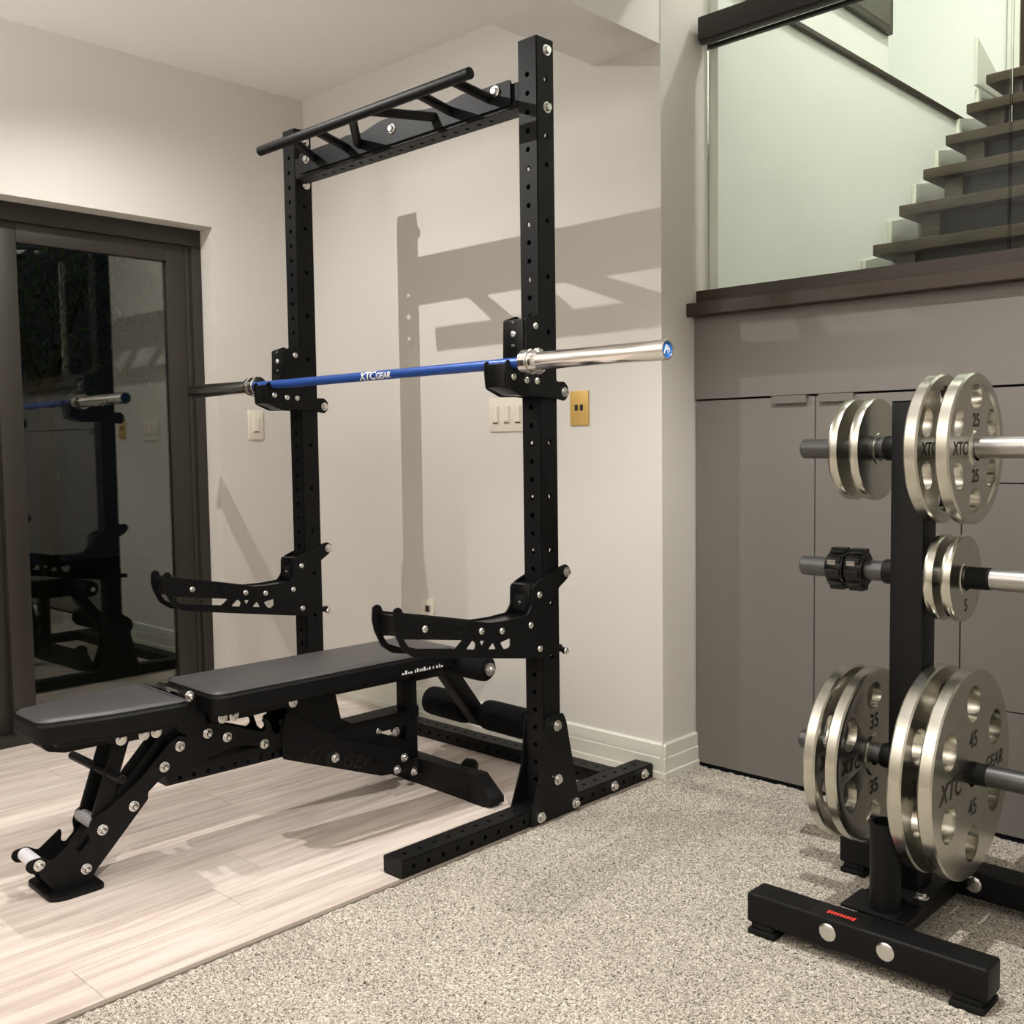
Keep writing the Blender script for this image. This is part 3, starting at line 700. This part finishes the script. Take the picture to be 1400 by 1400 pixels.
sup = [(.672, .372), (.70, .394), (.845, .394), (.862, .300), (.892, .262), (1.125, .160), (1.150, .125), (1.12, .100), (1.08, .110), (.80, .240), (.70, .315)]
for sg in (1, -1):
    bm = B(); sheet(bm, [sup], .006, sg*.036, r=.008); part('incline_bracket', bm)
bm = B(); Mx = Matrix.Translation((0, .90, .245)) @ Matrix.Rotation(math.radians(-29), 4, 'X'); box(bm, (-.03, -.25, -.012), (.03, .25, .020), .003, 2, Mx); part('incline_tube', bm)
bolt(bn, (.033, 1.018, .212), 'x', ACORN)
bm = B(); cyl(bm, (.03, 1.08, .20), (.052, 1.08, .20), .006, 12); o = part('stop_pin', bm, M['zinc']); bolt(o, (.05, 1.08, .20), 'x', BOLT)
# rear post, rear foot
bm = B(); box(bm, (-.022, 1.140, .085), (.028, 1.190, .400), .004); part('rear_post', bm)
fp = [(-.355, 0), (.355, 0), (.395, .012), (.395, .030), (.320, .088), (-.320, .088), (-.395, .030), (-.395, .012)]
bm = B(); sheet(bm, [fp], .055, 1.205, 'xz', r=.006, bev=.002); rf = part('rear_foot', bm)
for sg in (1, -1):
    bm = B(); sheet(bm, [[(sg*.285, 0), (sg*.357, -.001), (sg*.398, .011), (sg*.398, .031), (sg*.322, .0905), (sg*.285, .0905)]], .059, 1.205, 'xz', r=.004, bev=.001); obj('end_cap', bm, M['matte'], rf)
bm = B(); box(bm, (-.05, 1.165, .04), (.054, 1.18, .088), .002); o = part('foot_flange', bm); bolt(bn, (.054, 1.150, .052), 'x', ACORN)
for sg in (1, -1):
    bm = B(); lathe(bm, [(-.013, 0), (-.013, .020), (-.011, .030), (.011, .030), (.013, .020), (.013, 0)], (sg*.205, 1.262, .072), (1, 0, 0), 28)
    wh = part('wheel', bm, M['blackgloss']); bm = B(); box(bm, (sg*.205-.020, 1.23, .045), (sg*.205-.016, 1.275, .085), .001); box(bm, (sg*.205+.016, 1.23, .045), (sg*.205+.020, 1.275, .085), .001); cyl(bm, (sg*.205-.021, 1.262, .072), (sg*.205+.021, 1.262, .072), .005, 12); part('wheel_bracket', bm)
# leg hold-down rollers
def foam(x0, x1, y, z, r, nm='foam_roller'):
    bm = B(); L = x1-x0; lathe(bm, [(0, 0), (0, r*.75), (.012, r*.96), (.03, r), (L-.03, r), (L-.012, r*.96), (L, r*.75), (L, 0)], (x0, y, z), (1, 0, 0), 36); return part(nm, bm, M['foam'])
foam(-.255, -.035, 1.310, .400, .044); foam(.035, .252, 1.310, .400, .044)
bm = B(); cyl(bm, (-.27, 1.310, .400), (.258, 1.310, .400), .0125, 20); cyl(bm, (.252, 1.310, .400), (.262, 1.310, .400), .022, 24); o = part('roller_axle', bm, M['zinc']); bolt(o, (.260, 1.310, .400), 'x', ACORN)
foam(-.262, -.040, 1.485, .180, .053); foam(.045, .270, 1.485, .180, .053)
bm = B(); cyl(bm, (-.27, 1.485, .180), (.278, 1.485, .180), .0125, 20); part('roller_axle', bm, K)
bm = B(); Mx = Matrix.Translation((0, 1.40, .275)) @ Matrix.Rotation(math.radians(-53), 4, 'X'); box(bm, (-.028, -.175, -.028), (.028, .155, .028), .004, 2, Mx)
box(bm, (-.028, 1.14, .345), (.028, 1.33, .395), .004); part('roller_arm', bm)

# ------------------------------------------------------------------ weight plate tree
SX, SY = 1.080, .058
tr = thing('plate_tree', 'black steel weight plate tree standing on the carpet', 'weight rack', (SX, SY, 0))
HP = 1.215
bm = B(); box(bm, (-.0375, -.0375, .095), (.0375, .0375, HP), .004); po = obj('post', bm, K, tr)
bm = B(); box(bm, (-.0375, -.0375, HP), (.0375, .0375, HP+.003), .001); obj('top_cap', bm, M['matte'], po)
bm = B(); box(bm, (-.267, -.268, .026), (.267, -.193, .095), .006, 3); ff = obj('front_foot', bm, K, tr)
bm = B(); box(bm, (-.267, .195, .026), (.267, .270, .095), .006, 3); rf = obj('rear_foot', bm, K, tr)
bm = B(); box(bm, (-.0375, -.193, .026), (.0375, .195, .095), .004); obj('base_beam', bm, K, tr)
for par, yy in ((ff, -.2305), (rf, .2325)):
    for sg in (1, -1):
        bm = B(); box(bm, (sg*.228-.034, yy-.043, .0), (sg*.228+.034, yy+.043, .014), .003); box(bm, (sg*.228-.028, yy-.037, .012), (sg*.228+.028, yy+.037, .027), .003); obj('rubber_pad', bm, M['matte'], par)
def disc_bolt(par, p, ax):
    bm = B(); lathe(bm, [(0, 0), (0, .019), (.002, .0195), (.004, .017), (.0055, .010), (.006, 0)], (0, 0, 0), (1, 0, 0), 28)
    o = obj('bolt', bm, M['zinc'], par); o.location = p; o.rotation_euler = ROT[ax]
for x in (-.067, .062): disc_bolt(ff, (x, -.268, .064), '-y')
disc_bolt(rf, (.075, .195, .062), '-y'); disc_bolt(rf, (-.075, .195, .062), '-y')
# flanges at post foot and gussets
bm = B(); box(bm, (-.075, -.193, .095), (.075, -.085, .101), .001); box(bm, (-.06, -.095, .101), (.06, .10, .106), .001); fl = obj('base_plate', bm, K, tr)
bm = B(); sheet(bm, [[(-.24, .105), (.06, .105), (.055, .20), (-.06, .13)]], .006, .041, r=.01); 
bm.free()
for y_ in (-.055, ): 
    bolt(fl, (.050, y_, .106), 'z', BIG)
# barbell holder tube
bm = B(); x, y, r0 = .008, -.148, .033
lathe(bm, [(0, r0), (.195, r0), (.195, r0-.005), (.01, r0-.005), (.01, 0)], (x, y, .100), (0, 0, 1), 40); obj('bar_holder', bm, K, tr)
# sticker
bm = B(); box(bm, (-.112, -.2655, .0951), (.005, -.199, .0956), .0002, 1); sk_ = obj('sticker', bm, M['blackgloss'], tr)
bm = B()
for (a, b_) in (((-.112, -.2655), (.005, -.2645)), ((-.112, -.200), (.005, -.199)), ((-.112, -.2655), (-.111, -.199)), ((.004, -.2655), (.005, -.199))): box(bm, (a[0], a[1], .0956), (b_[0], b_[1], .0958))
obj('sticker_border', bm, M['gun'], sk_)
bm = B(); rnd = random.Random(2)
for k in range(9):
    x = -.082+k*.0072; h = .012+.004*(k in (0, 8)); box(bm, (x, -.2365-h/2, .0957), (x+.0048, -.2365+h/2, .0960), 0, 1, Matrix.Translation((0, 0, 0)))
obj('sticker_print', bm, M['red'], sk_)
# pegs
for z, mR in ((1.112, M['steel']), (.828, M['steel']), (.396, M['gun'])):
    for sg in (1, -1):
        bm = B(); lathe(bm, [(0, 0), (0, .0235), (.245, .0235), (.2485, .021), (.2485, 0)], (sg*.0225, 0, z), (sg, 0, 0), 36)
        m_ = (mR if sg > 0 else M['gun']); pg = obj('peg', bm, m_, tr)
        e_ = .004 if sg > 0 else .026
        bm = B(); lathe(bm, [(0, 0), (0, .030), (e_*.25, .031), (e_*.3, .0285), (e_*.9, .0285), (e_, .0275), (e_, 0)], (sg*.0375, 0, z), (sg, 0, 0), 36); obj('peg_collar', bm, M['black'], pg)
        if sg > 0 and z < 1:
            bm = B(); lathe(bm, [(0, 0), (0, .0245), (.05, .0245), (.05, 0)], (.122, 0, z), (1, 0, 0), 36); obj('rubber_sleeve', bm, M['matte'], pg)

# weight plates
def wplate(kind, R, t, x0, z, label, group):
    """plate occupying x0..x0+t, hanging on the peg"""
    bore = .0265
    th = thing('weight_plate', label, 'weight plate', (x0, SY, z-.0025), 0, group)
    rec = kind in (25, 35)
    def face(sgn):
        f = 0.0
        if rec:
            return [(f, R-.004), (f, R*.86), (.004, R*.83), (.004, R*.25), (f, R*.23), (f, bore)]
        if kind == 45: return [(f, R-.003), (f, bore+.002)]
        return [(f, R-.002), (f, bore+.012), (-.002, bore+.010), (-.002, bore+.001)]
    L = [(-a, r) for a, r in face(1)]; Rr = [(t+0, 0)]
    prof = []
    left = face(1); prof += [(a, r) for a, r in reversed(left)]           # bore -> rim on the back (-x) face
    prof = [(0+a, r) for a, r in reversed(left)]
    prof += [(.004, R), (t-.004, R)]
    prof += [(t-a, r) for a, r in left]
    prof.append(prof[0])
    bm = B(); lathe(bm, prof, (0, 0, 0), (1, 0, 0), 96)
    bmesh.ops.remove_doubles(bm, verts=bm.verts, dist=1e-5); bmesh.ops.recalc_face_normals(bm, faces=bm.faces)
    me = bpy.data.meshes.new('p'); bm.to_mesh(me); bm.free()
    if kind >= 25:
        cb = B(); hr2, rad = {45: (.040, .157), 25: (.0265, .112), 35: (.031, .140)}[kind]
        for k in range(6):
            a = PI/2+k*PI/3; el = 1.25 if kind != 45 else 1.0
            for dlt in ([0] if el == 1 else [0]):
                v0 = len(cb.verts); cyl(cb, (-.01, rad*math.cos(a), rad*math.sin(a)), (t+.01, rad*math.cos(a), rad*math.sin(a)), hr2, 28)
                if el > 1:
                    cb.verts.ensure_lookup_table(); c = Vector((0, rad*math.cos(a), rad*math.sin(a))); tg = Vector((0, -math.sin(a), math.cos(a)))
                    for v in cb.verts[v0:]:
                        d_ = (v.co-c); q = d_.dot(tg); v.co += tg*q*(el-1)
        me = boolean(me, [cb])
    bd = obj('disc', me, M['nickel'], th)
    xf = t+.0002 if not rec else t-.004+.0002
    def put(body, size, y, z_, sh=0, rot=0, bold=.0006, nm='weight_number'):
        m2 = text_mesh(body, size, .0004, sh, 'CENTER', bold); m2.transform(MYZ(xf) @ Matrix.Translation((y, z_, 0)) @ Matrix.Rotation(rot, 4, 'Z')); obj(nm, m2, M['ink'], th, smooth=False)
    if kind == 45:
        put('45', .050, .0, .076, bold=.0007); put('45', .050, .0, -.076, bold=.0007); put('XTC', .060, -.128, -.006, .25, bold=.0009, nm='lettering'); put('GEAR', .045, .128, .000, .25, nm='lettering')
    elif kind == 25:
        put('25', .040, 0, .060, bold=.0007); put('25', .040, 0, -.060, bold=.0007); put('XTC', .040, -.088, 0, .1, bold=.0007, nm='lettering'); put('GEAR', .026, .098, 0, .1, nm='lettering')
    elif kind == 35:
        put('35', .048, 0, .078, bold=.0007); put('35', .048, 0, -.078, bold=.0007); put('XTC', .044, -.118, 0, .2, nm='lettering'); put('GEAR', .036, .118, 0, .2, nm='lettering')
    elif kind == 5: put('5', .038, 0, -.060)
    return th
wplate(45, .2325, .031, 1.188, .396, 'silver 45 plate on the lower right peg, outer one with XTC GEAR lettering facing out', 'forty-fives on the plate tree')
wplate(45, .2325, .031, 1.124, .396, 'silver 45 plate on the lower right peg, inner one next to the post', 'forty-fives on the plate tree')
wplate(25, .1645, .030, 1.188, 1.112, 'silver 25 plate on the top right peg, outer one with both 25 numbers visible', 'twenty-fives on the plate tree')
wplate(25, .1645, .030, 1.122, 1.112, 'silver 25 plate on the top right peg, inner one next to the post', 'twenty-fives on the plate tree')
wplate(5, .0955, .020, 1.178, .828, 'small silver 5 plate on the middle right peg, outer one showing its 5', 'fives on the plate tree')
wplate(5, .0955, .020, 1.140, .828, 'small silver 5 plate on the middle right peg, inner one next to the post', 'fives on the plate tree')
wplate(35, .2035, .029, .968, .396, 'silver 35 plate on the lower left peg, nearer the post with 35 visible', 'thirty-fives on the plate tree')
wplate(35, .2035, .029, .916, .396, 'silver 35 plate on the lower left peg, outermost at the peg end', 'thirty-fives on the plate tree')
wplate(10, .1175, .021, .979, 1.112, 'plain silver plate on the top left peg, nearer the post', 'tens on the plate tree')
wplate(10, .1175, .021, .929, 1.112, 'plain silver plate on the top left peg, outermost at the peg end', 'tens on the plate tree')
# lock-jaw collars on the middle left peg
def clip(x0, label):
    t = thing('bar_collar', label, 'collar', (x0, SY, .828), 0, 'locking collars on the plate tree')
    bm = B(); lathe(bm, [(0, .0240), (0, .036), (.003, .038), (.040, .038), (.043, .036), (.043, .0240), (0, .0240)], (0, 0, 0), (1, 0, 0), 36); obj('ring', bm, M['blackgloss'], t)
    bm = B()
    for a in range(8):
        ang = a*PI/4+.2; box(bm, (.003, -.008, .036), (.040, .008, .0435), .002, 1, Matrix.Rotation(ang, 4, 'X'))
    obj('grip_lugs', bm, M['blackgloss'], t)
    bm = B(); box(bm, (.004, -.012, .037), (.039, .020, .049), .002, 1); obj('lever', bm, M['blackgloss'], t)
    bm = B(); box(bm, (.004, -.016, -.050), (.039, .016, -.037), .002, 1); obj('hinge_block', bm, M['blackgloss'], t)
    bm = B(); box(bm, (.008, -.0395, .010), (.030, -.0375, .022), .001, 1); obj('latch', bm, M['steel'], t)
clip(.882, 'black locking collar on the middle left peg, outer one'); clip(.930, 'black locking collar on the middle left peg, nearer the post')

# ------------------------------------------------------------------ camera
cam = bpy.data.cameras.new('camera'); co = bpy.data.objects.new('camera', cam); COL.objects.link(co)
co.location = (2.0294, -2.2462, 1.1309); co.rotation_euler = (1.5058, .0136, .7628)
cam.sensor_width = 36; cam.lens = 1406.72/1400*36; cam.clip_start = .05
S.camera = co

# ------------------------------------------------------------------ lights
def spot(name, loc, power, col=(1, .87, .70), size=160, blend=.6, r=.02, aim=None):
    l = bpy.data.lights.new(name, 'SPOT'); l.energy = power; l.color = col; l.spot_size = math.radians(size); l.spot_blend = blend; l.shadow_soft_size = r
    o = bpy.data.objects.new(name, l); COL.objects.link(o); o.location = loc
    if aim: o.rotation_euler = (Vector(aim)-Vector(loc)).to_track_quat('-Z', 'Y').to_euler()
    return o
def point(name, loc, power, col, r=.05):
    l = bpy.data.lights.new(name, 'POINT'); l.energy = power; l.color = col; l.shadow_soft_size = r
    o = bpy.data.objects.new(name, l); COL.objects.link(o); o.location = loc; return o
WARM = (1, .975, .945)
PW = 54
spot('downlight', (-1.24, -.77, 2.68), PW*1.3, WARM, 156, .9, .004, (-.80, -.15, 0))
spot('downlight', (1.10, -.52, 2.68), PW*2.4, WARM, 112, .45, .004)
spot('downlight', (-1.24, -3.1, 2.68), PW*.25, WARM, 150, 1)
spot('downlight', (1.10, -3.1, 2.68), PW*.25, WARM, 150, 1)
spot('downlight', (3.4, -1.6, 2.68), PW*.35, WARM, 150, 1)
spot('ceiling_fill', (2.6, -3.2, 1.2), 220, WARM, 165, .8, .35, (2.6, -3.2, 3))  # added fill behind the camera, no real lamp: lifts ceiling and upper walls
spot('ceiling_fill', (-.3, -3.0, 1.2), 310, WARM, 165, .8, .35, (-.3, -3.0, 3))  # second added fill, aimed up for ceiling bounce, no fixture here
point('stair_light', (1.0, 1.9, 4.6), 105, (1, .99, .95), .08)
point('upper_hall_light', (-.8, 2.2, 4.5), 5, (.95, .98, 1), .08)
point('garden_light', (-4.2, -1.2, 2.6), 9, (.9, 1, .75), .05)
w = bpy.data.worlds.new('night'); S.world = w; w.use_nodes = True
w.node_tree.nodes['Background'].inputs['Color'].default_value = (.010, .012, .016, 1); w.node_tree.nodes['Background'].inputs['Strength'].default_value = .3
vs = S.view_settings; vs.view_transform = 'Standard'; vs.look = 'None'; vs.gamma = 1; vs.exposure = 0.38; vs.use_curve_mapping = False
